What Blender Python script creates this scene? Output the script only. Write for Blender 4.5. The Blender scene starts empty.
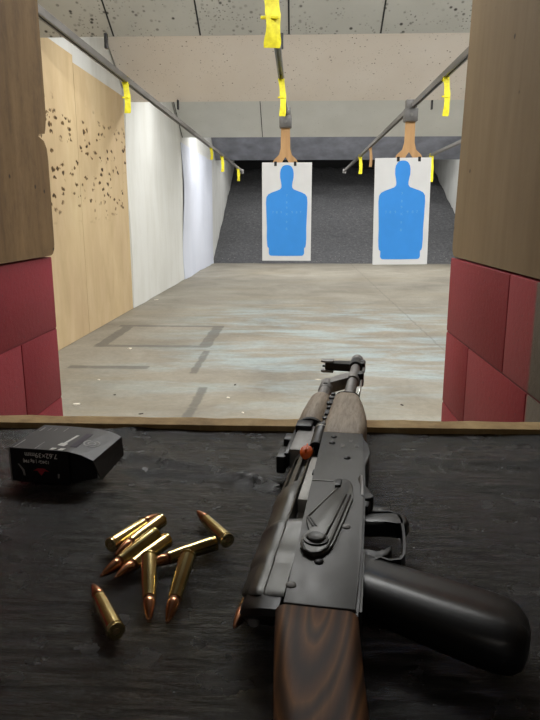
import bpy, bmesh, math, random
from mathutils import Vector, Matrix, noise
random.seed(7)
C = bpy.context.scene.collection
PI = math.pi

# ------------------------------------------------------------------ camera frame
FPX = 640.0
PITCH = math.atan(145/640)
YAW = math.atan(28/math.hypot(640, 145))
CAM = Vector((0, 0, 1.30))
CF = Vector((-math.sin(YAW)*math.cos(PITCH), math.cos(YAW)*math.cos(PITCH), -math.sin(PITCH)))
CR = Vector((math.cos(YAW), math.sin(YAW), 0))
CU = CR.cross(CF)
def at(x, y, z):                      # survey helper: where a sight line meets a level plane
    d = CF*FPX + CR*(x-270) + CU*(360-y)
    return CAM + d*((z-CAM.z)/d.z)
def atx(x, y, X):
    d = CF*FPX + CR*(x-270) + CU*(360-y)
    return CAM + d*((X-CAM.x)/d.x)
def aty(x, y, Y):
    d = CF*FPX + CR*(x-270) + CU*(360-y)
    return CAM + d*((Y-CAM.y)/d.y)

# ------------------------------------------------------------------ materials
def srgb(r, g, b):
    f = lambda c: (c/12.92 if c <= .04045 else ((c+.055)/1.055)**2.4)
    return (f(r/255), f(g/255), f(b/255), 1)
class NT:
    def __init__(s, name):
        s.m = bpy.data.materials.new(name); s.m.use_nodes = True
        s.t = s.m.node_tree; s.N = s.t.nodes; s.L = s.t.links
        s.b = s.N['Principled BSDF']
        s.tc = s.N.new('ShaderNodeTexCoord')
    def lk(s, a, b): s.L.new(a, b)
    def mp(s, scale=(1,1,1), loc=(0,0,0), rot=(0,0,0)):
        n = s.N.new('ShaderNodeMapping'); s.lk(s.tc.outputs['Object'], n.inputs[0])
        n.inputs['Scale'].default_value = scale; n.inputs['Location'].default_value = loc; n.inputs['Rotation'].default_value = rot
        return n.outputs[0]
    def noise(s, vec, scale, detail=4, rough=.55, dist=0):
        n = s.N.new('ShaderNodeTexNoise'); s.lk(vec, n.inputs['Vector'])
        n.inputs['Scale'].default_value = scale; n.inputs['Detail'].default_value = detail
        n.inputs['Roughness'].default_value = rough; n.inputs['Distortion'].default_value = dist
        return n.outputs['Fac']
    def voro(s, vec, scale, rnd=1):
        n = s.N.new('ShaderNodeTexVoronoi'); s.lk(vec, n.inputs['Vector'])
        n.inputs['Scale'].default_value = scale; n.inputs['Randomness'].default_value = rnd
        return n.outputs['Distance']
    def ramp(s, fac, stops):
        n = s.N.new('ShaderNodeValToRGB'); s.lk(fac, n.inputs[0])
        e = n.color_ramp.elements
        while len(e) < len(stops): e.new(.5)
        for i, (p, c) in enumerate(stops):
            e[i].position = p; e[i].color = c if len(c) == 4 else (*c, 1)
        return n.outputs[0]
    def mask(s, fac, a, b):
        return s.ramp(fac, [(a, (0,0,0,1)), (b, (1,1,1,1))])
    def mix(s, fac, a, b, mode='MIX'):
        n = s.N.new('ShaderNodeMix'); n.data_type = 'RGBA'; n.blend_type = mode
        if isinstance(fac, (int, float)): n.inputs[0].default_value = fac
        else: s.lk(fac, n.inputs[0])
        for k, v in ((6, a), (7, b)):
            if isinstance(v, tuple): n.inputs[k].default_value = v if len(v) == 4 else (*v, 1)
            else: s.lk(v, n.inputs[k])
        return n.outputs[2]
    def math(s, op, a, b=0.0):
        n = s.N.new('ShaderNodeMath'); n.operation = op
        for k, v in ((0, a), (1, b)):
            if isinstance(v, (int, float)): n.inputs[k].default_value = v
            else: s.lk(v, n.inputs[k])
        return n.outputs[0]
    def xyz(s):
        n = s.N.new('ShaderNodeSeparateXYZ'); s.lk(s.tc.outputs['Object'], n.inputs[0]); return n.outputs
    def bump(s, h, strength=.3, dist=.002):
        n = s.N.new('ShaderNodeBump'); n.inputs['Strength'].default_value = strength; n.inputs['Distance'].default_value = dist
        s.lk(h, n.inputs['Height']); s.lk(n.outputs[0], s.b.inputs['Normal'])
    def col(s, c):
        if isinstance(c, tuple): s.b.inputs['Base Color'].default_value = c
        else: s.lk(c, s.b.inputs['Base Color'])
    def set(s, rough=.6, metal=0, spec=.5):
        if isinstance(rough, (int, float)): s.b.inputs['Roughness'].default_value = rough
        else: s.lk(rough, s.b.inputs['Roughness'])
        s.b.inputs['Metallic'].default_value = metal
        s.b.inputs['Specular IOR Level'].default_value = spec
        return s.m

def simple(name, c, rough=.6, metal=0, spec=.5, var=.15, scale=40, bump=.1):
    n = NT(name); f = n.noise(n.mp(), scale, 5)
    d = tuple(max(0, k*(1-var)) for k in c[:3])+(1,); e = tuple(min(1, k*(1+var)) for k in c[:3])+(1,)
    n.col(n.ramp(f, [(.3, d), (.7, e)])); n.bump(f, bump, .001)
    return n.set(rough, metal, spec)

M = {}
# concrete floor
n = NT('range_concrete'); v = n.mp(); st = n.mp((.35, 1, 1))
base = n.ramp(n.noise(v, 1.1, 8, .65, .4), [(.3, srgb(116,110,98)), (.5, srgb(136,130,117)), (.72, srgb(152,147,135))])
tan = n.mask(n.noise(n.mp((.5,1,1),(3,1,0)), .9, 6, .6), .5, .68)
base = n.mix(n.math('MULTIPLY', tan, .35), base, srgb(140,128,104))
s = n.xyz()
def band(n, val, c, half, soft):      # 1 inside |val-c|<half
    a = n.math('ABSOLUTE', n.math('SUBTRACT', val, c))
    r = n.N.new('ShaderNodeMapRange'); n.lk(a, r.inputs[0])
    r.inputs[1].default_value = half+soft; r.inputs[2].default_value = half; r.inputs[3].default_value = 0; r.inputs[4].default_value = 1
    return r.outputs[0]
blue = n.mask(n.noise(n.mp((.55,1.6,1),(0,4,0)), 1.6, 9, .7, .3), .46, .62)
blue = n.math('MULTIPLY', blue, n.math('MULTIPLY', band(n, s[0], .35, 1.0, 1.3), band(n, s[1], 6.9, 1.7, 1.6)))
base = n.mix(n.math('MULTIPLY', blue, .55), base, srgb(158,180,186))
fine = n.noise(v, 22, 8, .75)
base = n.mix(.5, base, n.ramp(fine, [(.3, (.35,.35,.35,1)), (.7, (.65,.65,.65,1))]), 'OVERLAY')
strk = n.noise(n.mp((.6,5,1)), 2.2, 7, .7)
base = n.mix(.18, base, n.ramp(strk, [(.3, (.4,.4,.4,1)), (.7, (.6,.6,.6,1))]), 'OVERLAY')
wob = n.math('MULTIPLY', n.math('SUBTRACT', n.noise(v, 6, 3), .5), .06)
X = n.math('ADD', s[0], wob); Y = n.math('ADD', s[1], wob)
def rect(x0, x1, y0, y1): return n.math('MULTIPLY', band(n, X, (x0+x1)/2, (x1-x0)/2, .015), band(n, Y, (y0+y1)/2, (y1-y0)/2, .03))
ln = rect(-2.12,-.92,7.48,7.56)
for r in ((-2.05,-.9,6.28,6.36), (-2.06,-1.95,6.32,7.5), (-.99,-.88,6.3,7.55), (-.74,-.69,3.6,4.75), (-.9,-.85,5.2,6.1), (-2.0,-1.3,5.35,5.43)):
    ln = n.math('MAXIMUM', ln, rect(*r))
brk = n.mask(n.noise(v, 7, 6, .7), .25, .45)
base = n.mix(n.math('MULTIPLY', n.math('MULTIPLY', ln, brk), .6), base, srgb(74,72,68))
jt = n.math('MAXIMUM', band(n, X, 1.45, .006, .01), band(n, Y, 9.6, .008, .02))
base = n.mix(n.math('MULTIPLY', jt, .3), base, srgb(75,72,68))
n.col(base); n.bump(fine, .25, .004); M['floor'] = n.set(.62, 0, .4)
# speckled baffles
def speckled(name, c, dens, spot=(.1,.09,.08,1)):
    n = NT(name); v = n.mp()
    f = n.noise(v, 2, 6)
    base = n.mix(.25, c, n.ramp(f, [(.3, (.35,.35,.35,1)), (.7, (.65,.65,.65,1))]), 'OVERLAY')
    d = n.voro(v, 15); gate = n.mask(n.noise(v, 3.1, 3), .42, .60)
    sp = n.math('MULTIPLY', n.math('SUBTRACT', 1, n.mask(d, dens*.5, dens)), gate)
    d2 = n.math('SUBTRACT', 1, n.mask(n.voro(n.mp((1,1,1),(5,2,1)), 34), dens*.6, dens*1.1))
    sp2 = n.math('MULTIPLY', d2, n.math('MULTIPLY', n.mask(n.noise(n.mp((1,1,1),(9,0,0)), 5, 3), .45, .6), .7))
    base = n.mix(n.math('MAXIMUM', sp, sp2), base, spot)
    n.col(base); n.bump(n.noise(v, 30, 4), .12, .003); return n.set(.75, 0, .3)
M['baffle1'] = speckled('speckled_grey_tile', srgb(176,175,168), .27, srgb(70,68,64))
M['baffle2'] = speckled('speckled_beige_board', srgb(222,214,206), .17, srgb(120,105,92))
M['baffle3'] = speckled('speckled_white_board', srgb(205,206,203), .1, srgb(120,120,118))
M['seam'] = simple('black_seam', (.02,.02,.02,1), .9)
M['rubber_dark'] = simple('dark_rubber_curtain', srgb(120,122,130), .85, 0, .2, .25, 3)
# berm
n = NT('rubber_granulate'); v = n.mp()
b_ = n.ramp(n.noise(v, 14, 9, .8), [(.3, srgb(58,58,60)), (.55, srgb(90,90,92)), (.8, srgb(138,136,134))])
d = n.math('SUBTRACT', 1, n.mask(n.voro(v, 9), .09, .16))
z_ = n.xyz()[2]
low = n.math('SUBTRACT', 1, n.mask(z_, .12, .55))
gate = n.math('MULTIPLY', d, n.math('MAXIMUM', n.math('MULTIPLY', n.mask(n.noise(v, 2.5, 3), .5, .62), .5), low))
n.col(n.mix(n.math('MULTIPLY', gate, .7), b_, srgb(170,165,158))); n.bump(n.noise(v, 25, 6), .6, .03); M['berm'] = n.set(.9, 0, .2)
# walls
def wallmat(name, c, streak, c2):
    n = NT(name)
    f = n.noise(n.mp((1, 1.4, .35)), 2.3, 7, .65)
    b = n.mix(n.math('MULTIPLY', n.mask(f, .45, .7), streak), c, c2)
    sc = n.mask(n.noise(n.mp((1,6,1.2)), 3.5, 6, .75), .66, .72)
    b = n.mix(n.math('MULTIPLY', sc, streak*.8), b, srgb(150,145,132))
    n.col(b); n.bump(n.noise(n.mp((1,1,.4)), 4, 4), .25, .02); return n.set(.7, 0, .35)
M['wall_white'] = wallmat('white_painted_wall', srgb(216,216,212), .5, srgb(190,188,180))
M['wall_panel_a'] = wallmat('white_sheet', srgb(222,222,217), .45, srgb(200,198,188))
M['wall_panel_b'] = wallmat('bluish_sheet', srgb(208,212,224), .35, srgb(190,196,210))
M['wall_panel_c'] = wallmat('cream_sheet', srgb(222,222,212), .35, srgb(196,194,182))
M['ceiling'] = simple('dark_ceiling', srgb(120,118,114), .9)
M['dark'] = simple('black_board', (.012,.012,.013,1), .9)
# plywood
def plywood(name, c1, c2, c3, holes, zmin=1.2, dirt=.0):
    n = NT(name)
    g = n.noise(n.mp((6, 6, .6)) if not holes else n.mp((1.5, 1.5, .5)), 3, 8, .6, .4)
    b = n.ramp(g, [(.3, c1), (.5, c2), (.75, c3)])
    big = n.noise(n.mp((1,1,.5)), 1.4, 5)
    b = n.mix(.45, b, n.ramp(big, [(.3, (.38,.38,.38,1)), (.7, (.62,.62,.62,1))]), 'OVERLAY')
    h = 1
    if holes:
        v = n.mp((1, .8, 2.0), (0,0,0), (0,0,0))
        wv = n.N.new('ShaderNodeVectorMath'); wv.operation = 'ADD'
        nc = n.N.new('ShaderNodeTexNoise'); nc.inputs['Scale'].default_value = 16; n.lk(n.tc.outputs['Object'], nc.inputs['Vector'])
        sc = n.N.new('ShaderNodeVectorMath'); sc.operation = 'SCALE'; n.lk(nc.outputs['Color'], sc.inputs[0]); sc.inputs['Scale'].default_value = .12
        n.lk(v, wv.inputs[0]); n.lk(sc.outputs[0], wv.inputs[1])
        hh = n.math('SUBTRACT', 1, n.mask(n.voro(wv.outputs[0], 7), .26, .31))
        z = n.xyz()[2]
        gate = n.math('MULTIPLY', n.mask(n.noise(n.mp((1,1,1),(2,1.3,4)), 2.6, 3), .42, .5), n.math('MULTIPLY', n.mask(n.math('MULTIPLY', z, .25), zmin*.25, zmin*.25+.06), n.math('SUBTRACT', 1, n.mask(n.math('MULTIPLY', z, .25), .55, .62))))
        hh = n.math('MULTIPLY', hh, gate)
        b = n.mix(hh, b, srgb(112,86,52))
        dd = n.math('MULTIPLY', n.math('SUBTRACT', 1, n.mask(n.voro(wv.outputs[0], 7), .13, .19)), gate)
        b = n.mix(dd, b, srgb(45,34,24))
        n.bump(n.math('SUBTRACT', g, n.math('MULTIPLY', hh, 3)), .3, .008)
    else:
        n.bump(g, .3, .002)
    if dirt:
        dm = n.mask(n.noise(n.mp((4,4,2)), 4, 9, .8), .45, .75)
        b = n.mix(n.math('MULTIPLY', dm, dirt), b, srgb(52,38,24))
        sp = n.math('SUBTRACT', 1, n.mask(n.voro(n.mp(), 14), .05, .09))
        b = n.mix(n.math('MULTIPLY', sp, .8), b, srgb(28,20,14))
    n.col(b); return n.set(.75, 0, .3)
M['ply'] = plywood('shot_up_plywood', srgb(190,166,128), srgb(198,174,136), srgb(206,184,148), True)
M['ply_brown'] = plywood('stained_plywood', srgb(98,76,48), srgb(114,90,58), srgb(130,104,70), False, dirt=.6)
M['ply_brown2'] = plywood('brown_board', srgb(112,93,64), srgb(119,100,71), srgb(126,107,78), False, dirt=.12)
M['ply_edge'] = plywood('raw_board_edge', srgb(158,128,84), srgb(186,156,108), srgb(210,182,134), False, dirt=.4)
M['wood_hanger'] = plywood('hanger_wood', srgb(176,136,92), srgb(196,154,108), srgb(210,170,124), False)
# painted block
def block(name, c, c2, y_split=None, c3=None):
    n = NT(name); v = n.mp()
    f = n.noise(v, 75, 5, .7); b = n.ramp(n.noise(v, 3, 4), [(.3, c), (.7, c2)])
    pit = n.mask(n.noise(v, 130, 3, .6), .62, .68)
    if y_split:
        t = n.mask(n.math('MULTIPLY', n.math('ADD', n.xyz()[1], n.math('MULTIPLY', f, .01)), .5), y_split*.5-.002, y_split*.5+.002)
        b = n.mix(t, c3, b)
    b = n.mix(n.math('MULTIPLY', pit, .5), b, (.05,.03,.035,1))
    n.col(b); n.bump(n.noise(v, 60, 6, .7), .5, .003); return n.set(.6, 0, .25)
M['red_left'] = block('red_block_paint', srgb(126,32,42), srgb(140,40,50))
M['red_right'] = block('red_block_paint_grey_end', srgb(124,28,36), srgb(138,36,44), 1.12-.7, srgb(92,84,72))
M['mortar'] = simple('red_mortar', srgb(120,32,42), .8)
M['mortar2'] = simple('dark_mortar', srgb(96,26,32), .8)
# metals
def metal(name, c, rough, metalness=.7, wear=None, scale=60):
    n = NT(name); v = n.mp((1,.35,1)); f = n.noise(v, scale, 8, .7)
    lo = tuple(k*.75 for k in c[:3])+(1,); hi = tuple(min(1,k*1.3) for k in c[:3])+(1,)
    b = n.ramp(f, [(.3, lo), (.7, hi)])
    if wear:
        w = n.mask(n.noise(n.mp((1,.5,1)), scale*1.7, 6, .75), .66, .75)
        b = n.mix(n.math('MULTIPLY', w, .5), b, wear)
    n.col(b)
    n.set(n.ramp(f, [(.3, (rough-.08,)*3+(1,)), (.7, (rough+.1,)*3+(1,))]), metalness)
    n.bump(f, .08, .0005); return n.m
M['gun'] = metal('blued_steel', (.046,.045,.042,1), .42, .35, (.2,.19,.17,1), 90)
M['gun_cover'] = metal('worn_pressed_steel', (.075,.074,.067,1), .4, .35, (.16,.15,.13,1), 90)
M['gun_black'] = metal('black_steel', (.02,.02,.021,1), .4, .5, None, 60)
M['gun_grey'] = metal('grey_steel', (.26,.25,.24,1), .55, .35, (.3,.28,.26,1), 60)
M['steel_bright'] = metal('bright_steel', (.42,.42,.4,1), .3, .95, None, 60)
M['carrier'] = metal('brushed_carrier_steel', (.42,.41,.38,1), .55, .3, None, 60)
M['rail'] = metal('rail_steel', (.2,.19,.18,1), .5, .5, (.4,.35,.3,1), 12)
M['rail_dark'] = metal('dark_rail_steel', (.15,.145,.14,1), .5, .5, None, 12)
n = NT('polymer_black'); f = n.noise(n.mp(), 260, 3); n.col((.012,.012,.013,1)); n.bump(f, .12, .0004); M['polymer'] = n.set(.36, 0, .5)
def brass(name, c, c2, rough):
    n = NT(name); f = n.noise(n.mp((1,1,.4)), 120, 5)
    n.col(n.ramp(f, [(.3, c), (.7, c2)])); return n.set(rough, 1)
M['brass'] = brass('brass_case', (.85,.68,.32,1), (.7,.53,.23,1), .2)
M['copper'] = brass('copper_jacket', (.75,.36,.2,1), (.6,.27,.14,1), .25)
M['primer'] = brass('primer_metal', (.6,.4,.2,1), (.5,.33,.16,1), .3)
# woods of the rifle
n = NT('walnut_stock')
v = n.mp((1,.2,.5), (-.022,-.001,0))
w = n.N.new('ShaderNodeTexWave'); w.wave_type = 'RINGS'; w.rings_direction = 'Z'; n.lk(v, w.inputs['Vector'])
w.inputs['Scale'].default_value = 26; w.inputs['Distortion'].default_value = 2.2; w.inputs['Detail'].default_value = 3; w.inputs['Detail Scale'].default_value = 1.2
g = n.noise(n.mp((1,.08,1)), 420, 4)
b = n.ramp(w.outputs['Fac'], [(.0, srgb(58,38,25)), (.45, srgb(96,62,38)), (.8, srgb(124,84,50)), (1, srgb(66,44,28))])
b = n.mix(.4, b, n.ramp(g, [(.35, (.3,.3,.3,1)), (.65, (.6,.6,.6,1))]), 'OVERLAY')
n.col(b); n.bump(g, .15, .0006); M['walnut'] = n.set(.6, 0, .3)
n = NT('lit_handguard_wood')
g = n.noise(n.mp((1,.1,1)), 300, 6, .65, .5)
b = n.ramp(g, [(.3, srgb(146,130,112)), (.55, srgb(178,162,142)), (.75, srgb(196,180,160))])  # wood tone raised to hold the range light on the handguards
n.col(b); n.bump(g, .2, .0006); M['handguard'] = n.set(.6, 0, .4)
# black sheet
n = NT('black_rubber_sheet')
v = n.mp((.5, 2.2, 1)); a = n.noise(v, 55, 8, .68, .5); c = n.noise(n.mp((.6,1.8,1)), 260, 5, .65)
n.col(n.ramp(n.noise(n.mp(), 9, 7, .7), [(.3, (.008,.008,.008,1)), (.55, (.014,.014,.013,1)), (.8, (.026,.025,.023,1))]))
hh = n.math('ADD', a, n.math('MULTIPLY', c, .35)); n.bump(hh, 1.0, .0062)
M['sheet'] = n.set(n.ramp(n.noise(n.mp(), 30, 5), [(.3, (.2,)*3+(1,)), (.7, (.3,)*3+(1,))]), 0, 1.0)
M['card_white'] = simple('white_card', srgb(226,226,226), .7, 0, .3, .03, 6)
M['ink_blue'] = simple('blue_ink', srgb(62,150,236), .65, 0, .3, .05, 4)
M['ink_pale'] = simple('pale_ink', srgb(110,176,236), .65, 0, .3, .03)
n = NT('yellow_tape'); n.col(n.ramp(n.noise(n.mp(), 30, 3), [(.35, srgb(214,200,10)), (.65, srgb(246,236,40))])); M['yellow'] = n.set(.5)
M['orange'] = simple('orange_plastic', srgb(255,108,24), .4, 0, .5, .06, 60)
M['box_top'] = simple('charcoal_card', srgb(66,64,64), .5, 0, .5, .1, 60)
M['box_black'] = simple('black_card', (.008,.008,.009,1), .45, 0, .5, .1, 60)
M['box_side'] = simple('lit_grey_card', srgb(66,64,60), .55, 0, .4, .15, 90)  # black card greyed for the light falling on the side face
M['print_white'] = simple('white_print', srgb(252,251,246), .5, 0, .3, .03)
M['print_grey'] = simple('grey_print', srgb(170,168,166), .5, 0, .3, .05)
M['print_red'] = simple('red_print', srgb(190,60,72), .6, 0, .3, .05)
M['print_purple'] = simple('dull_purple_print', srgb(74,66,80), .6, 0, .3, .05)
M['scrap'] = simple('pale_scrap', srgb(214,206,190), .8)
M['scrap_dark'] = simple('dark_scrap', srgb(70,62,54), .8)
n = NT('tube_light'); n.b.inputs['Emission Color'].default_value = (1,.97,.92,1); n.b.inputs['Emission Strength'].default_value = 3; n.col((.9,.9,.9,1)); M['tube'] = n.set(.5)
M['white_metal'] = simple('white_enamel', srgb(220,220,216), .5)

# ------------------------------------------------------------------ mesh helpers
def tag(o, label=None, cat=None, group=None, kind=None):
    if label: o['label'] = label
    if cat: o['category'] = cat
    if group: o['group'] = group
    if kind: o['kind'] = kind
    return o
def obj(name, bm, m, parent=None, smooth=None, mats=None):
    bmesh.ops.remove_doubles(bm, verts=bm.verts, dist=1e-7)
    bmesh.ops.recalc_face_normals(bm, faces=bm.faces)
    me = bpy.data.meshes.new(name); bm.to_mesh(me); bm.free()
    for k in ([m] if mats is None else mats): me.materials.append(M[k] if isinstance(k, str) else k)
    if smooth:
        for p in me.polygons: p.use_smooth = True
        if smooth is not True: me.set_sharp_from_angle(angle=math.radians(smooth))
    o = bpy.data.objects.new(name, me); C.objects.link(o)
    if parent: o.parent = parent
    return o
def empty(name, loc=(0,0,0), rz=0):
    o = bpy.data.objects.new(name, None); C.objects.link(o); o.location = loc; o.rotation_euler = (0,0,rz); o.empty_display_size = .05; return o
def box(bm, lo, hi, bev=0, seg=2):
    r = bmesh.ops.create_cube(bm, size=1)
    vs = r['verts']
    for v in vs: v.co = Vector([lo[i]+(v.co[i]+.5)*(hi[i]-lo[i]) for i in range(3)])
    if bev:
        es = list({e for v in vs for e in v.link_edges})
        bmesh.ops.bevel(bm, geom=es, offset=bev, segments=seg, profile=.5, affect='EDGES', clamp_overlap=True)
    return bm
def prism(bm, pts, z0, z1, bev=0, seg=2, both=True):
    a = [bm.verts.new((x, y, z0)) for x, y in pts]; b = [bm.verts.new((x, y, z1)) for x, y in pts]
    fb = bm.faces.new(a[::-1]); ft = bm.faces.new(b)
    for i in range(len(pts)):
        j = (i+1) % len(pts); bm.faces.new((a[i], a[j], b[j], b[i]))
    if bev:
        es = list(ft.edges)+(list(fb.edges) if both else [])
        bmesh.ops.bevel(bm, geom=es, offset=bev, segments=seg, profile=.5, affect='EDGES', clamp_overlap=True)
    return bm
def loft(bm, rings, cap=True, closed=True):
    R = [[bm.verts.new(p) for p in r] for r in rings]
    k = len(rings[0])
    for a, b in zip(R, R[1:]):
        for i in range(k if closed else k-1):
            j = (i+1) % k; bm.faces.new((a[i], a[j], b[j], b[i]))
    if cap: bm.faces.new(R[0][::-1]); bm.faces.new(R[-1])
    return bm
def lathe(bm, prof, origin, axis, seg=24, cap=True):
    """prof = [(along, radius)] about axis from origin"""
    ax = Vector(axis).normalized(); t = Vector((0,0,1)) if abs(ax.z) < .9 else Vector((1,0,0))
    u = ax.cross(t).normalized(); w = ax.cross(u)
    rings = [[Vector(origin)+ax*a+(u*math.cos(2*PI*i/seg)+w*math.sin(2*PI*i/seg))*max(r, 1e-5) for i in range(seg)] for a, r in prof]
    return loft(bm, rings, cap)
def cyl(bm, p, q, r, seg=16, bev=0):
    p, q = Vector(p), Vector(q); L = (q-p).length
    pr = [(0, r-bev), (bev, r), (L-bev, r), (L, r-bev)] if bev else [(0, r), (L, r)]
    return lathe(bm, pr, p, q-p, seg)
def tube(bm, pts, r, seg=8):
    pts = [Vector(p) for p in pts]; rings = []
    up = Vector((0,0,1))
    for i, p in enumerate(pts):
        d = (pts[min(i+1, len(pts)-1)]-pts[max(i-1, 0)]).normalized()
        u = d.cross(up if abs(d.z) < .95 else Vector((1,0,0))).normalized(); w = d.cross(u)
        rings.append([p+(u*math.cos(2*PI*k/seg)+w*math.sin(2*PI*k/seg))*r for k in range(seg)])
    return loft(bm, rings)
def strip(bm, pts, z0, z1, th):
    """a bent strap: centre line pts (x,y), thickness th in plan, standing from z0 to z1"""
    n_ = len(pts); P = [Vector((*p, 0)) for p in pts]; L_, R_ = [], []
    for i in range(n_):
        d = (P[min(i+1, n_-1)]-P[max(i-1, 0)]).normalized(); nn = Vector((-d.y, d.x, 0))*th/2
        L_.append(P[i]+nn); R_.append(P[i]-nn)
    rings = [[Vector((a.x, a.y, z0)), Vector((b.x, b.y, z0)), Vector((b.x, b.y, z1)), Vector((a.x, a.y, z1))] for a, b in zip(L_, R_)]
    return loft(bm, rings)
def ellipsoid(bm, c, r, u=16, v=12):
    res = bmesh.ops.create_uvsphere(bm, u_segments=u, v_segments=v, radius=1)
    for k in res['verts']: k.co = Vector((c[0]+k.co.x*r[0], c[1]+k.co.y*r[1], c[2]+k.co.z*r[2]))
    return bm
def circ(cx, cy, r, n_=20, a0=0, a1=2*PI): return [(cx+r*math.cos(a0+(a1-a0)*i/n_), cy+r*math.sin(a0+(a1-a0)*i/n_)) for i in range(n_+ (0 if abs(a1-a0-2*PI) < 1e-6 else 1))]
def text_bm(bm, s, size, mat, depth=.0002, bold=0):
    cu = bpy.data.curves.new('t', 'FONT'); cu.body = s; cu.size = size; cu.extrude = depth; cu.align_x = 'CENTER'; cu.align_y = 'CENTER'; cu.offset = bold
    o = bpy.data.objects.new('t', cu); C.objects.link(o)
    bpy.context.view_layer.update()
    me = bpy.data.meshes.new_from_object(o.evaluated_get(bpy.context.evaluated_depsgraph_get()))
    me.transform(mat); bm.from_mesh(me)
    bpy.data.objects.remove(o); bpy.data.curves.remove(cu); bpy.data.meshes.remove(me)
def struct(name, bm, m, **k): return tag(obj(name, bm, m, **k), kind='structure')
B = bmesh.new

# ------------------------------------------------------------------ the room
XL, XR, YB = -2.35, 4.9, 24.4
bm = box(B(), (XL-.2, -1.2, -.1), (XR+.2, YB, 0)); struct('floor', bm, 'floor')
bm = box(B(), (XL-.15, 1.75, 0), (XL, YB, 3.62)); struct('wall_left', bm, 'wall_white')
bm = box(B(), (XR, 1.75, 0), (XR+.15, YB, 3.62)); struct('wall_right', bm, 'wall_white')
bm = box(B(), (XL, YB, 0), (XR, YB+.15, 3.62)); struct('wall_back', bm, 'dark')
bm = box(B(), (XL-.15, 1.75, 3.62), (XR+.15, YB+.15, 3.75)); struct('ceiling', bm, 'ceiling')
bm = box(B(), (XL-.15, -1.2, 2.42), (XR+.15, 1.75, 2.52)); box(bm, (XL-.15, 1.65, 2.52), (XR+.15, 1.75, 3.62)); struct('ceiling_booth_shade', bm, 'ceiling')  # unseen ceiling and header, added over the booth to keep it dim

# rubber berm
bm = B(); nx, ny = 60, 50; y0, y1, z1 = 17.75, 24.3, 2.93
G = [[None]*(ny+1) for _ in range(nx+1)]
for i in range(nx+1):
    for j in range(ny+1):
        x = XL+.01+(XR-XL-.02)*i/nx; t = j/ny; y = y0+(y1-y0)*t; z = z1*t
        k = min(1, t*8)
        z += k*(noise.noise(Vector((x*1.3, y*1.3, 0)))*.10+noise.noise(Vector((x*4, y*4, 3)))*.04)
        G[i][j] = bm.verts.new((x, y+noise.noise(Vector((x*2, 0, 5)))*.08*(1-t), max(z, .004)))
for i in range(nx):
    for j in range(ny): bm.faces.new((G[i][j], G[i+1][j], G[i+1][j+1], G[i][j+1]))
o = obj('rubber_berm', bm, 'berm', smooth=True)
tag(o, 'dark grey sloping rubber backstop berm across the far end of the range', 'backstop', kind='stuff')

# plywood sheets and pale sheets on the left wall
def sheet(name, ya, yb, za, zb, mat, label, cat, group=None, th=.018, off=0, wav=0):
    bm = B(); n1, n2 = 14, 14
    def P(i, j, x):
        y = ya+(yb-ya)*i/n1; z = za+(zb-za)*j/n2
        return bm.verts.new((x+wav*(noise.noise(Vector((y*1.2, z*.8, off*50)))+.5)*(1 if x > XL+.005 else 0), y, z))
    F = [[P(i, j, XL+.002+off+th) for j in range(n2+1)] for i in range(n1+1)]
    K = [[P(i, j, XL+.002+off) for j in range(n2+1)] for i in range(n1+1)]
    for g in (F, K):
        for i in range(n1):
            for j in range(n2): bm.faces.new((g[i][j], g[i+1][j], g[i+1][j+1], g[i][j+1]))
    for i in range(n1):
        bm.faces.new((F[i][0], F[i+1][0], K[i+1][0], K[i][0])); bm.faces.new((F[i][n2], F[i+1][n2], K[i+1][n2], K[i][n2]))
        bm.faces.new((F[0][i], F[0][i+1], K[0][i+1], K[0][i])); bm.faces.new((F[n1][i], F[n1][i+1], K[n1][i+1], K[n1][i]))
    o = obj(name, bm, mat, smooth=30); tag(o, label, cat, group); return o
ys = atx(75, 100, XL+.02).y
sheet('plywood_sheet', ys-2.44, ys-.004, .004, 2.90, 'ply', 'nearest tall tan plywood sheet on the left wall, partly behind the brown booth board', 'plywood', 'plywood sheets on the left wall')
sheet('plywood_sheet', ys+.004, 8.95, .004, 2.83, 'ply', 'pitted tan plywood sheet on the left wall, beside the white sheeting', 'plywood', 'plywood sheets on the left wall')
ya, yb = atx(181, 165, XL+.02).y, atx(211, 175, XL+.02).y
sheet('wall_sheeting', 8.99, ya, .004, 3.0, 'wall_panel_a', 'wide white wall sheeting directly beyond the tan plywood', 'wall sheeting', 'pale sheets on the left wall', .01, 0, .03)
sheet('wall_sheeting', ya+.02, yb, .004, 2.7, 'wall_panel_b', 'bluish white wall sheeting, middle of the three pale sheets on left wall', 'wall sheeting', 'pale sheets on the left wall', .01, .004, .05)
sheet('wall_sheeting', yb+.03, 17.7, .004, 2.6, 'wall_panel_c', 'cream white wall sheeting farthest down the left wall next to the berm', 'wall sheeting', 'pale sheets on the left wall', .01, .002, .04)

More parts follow.
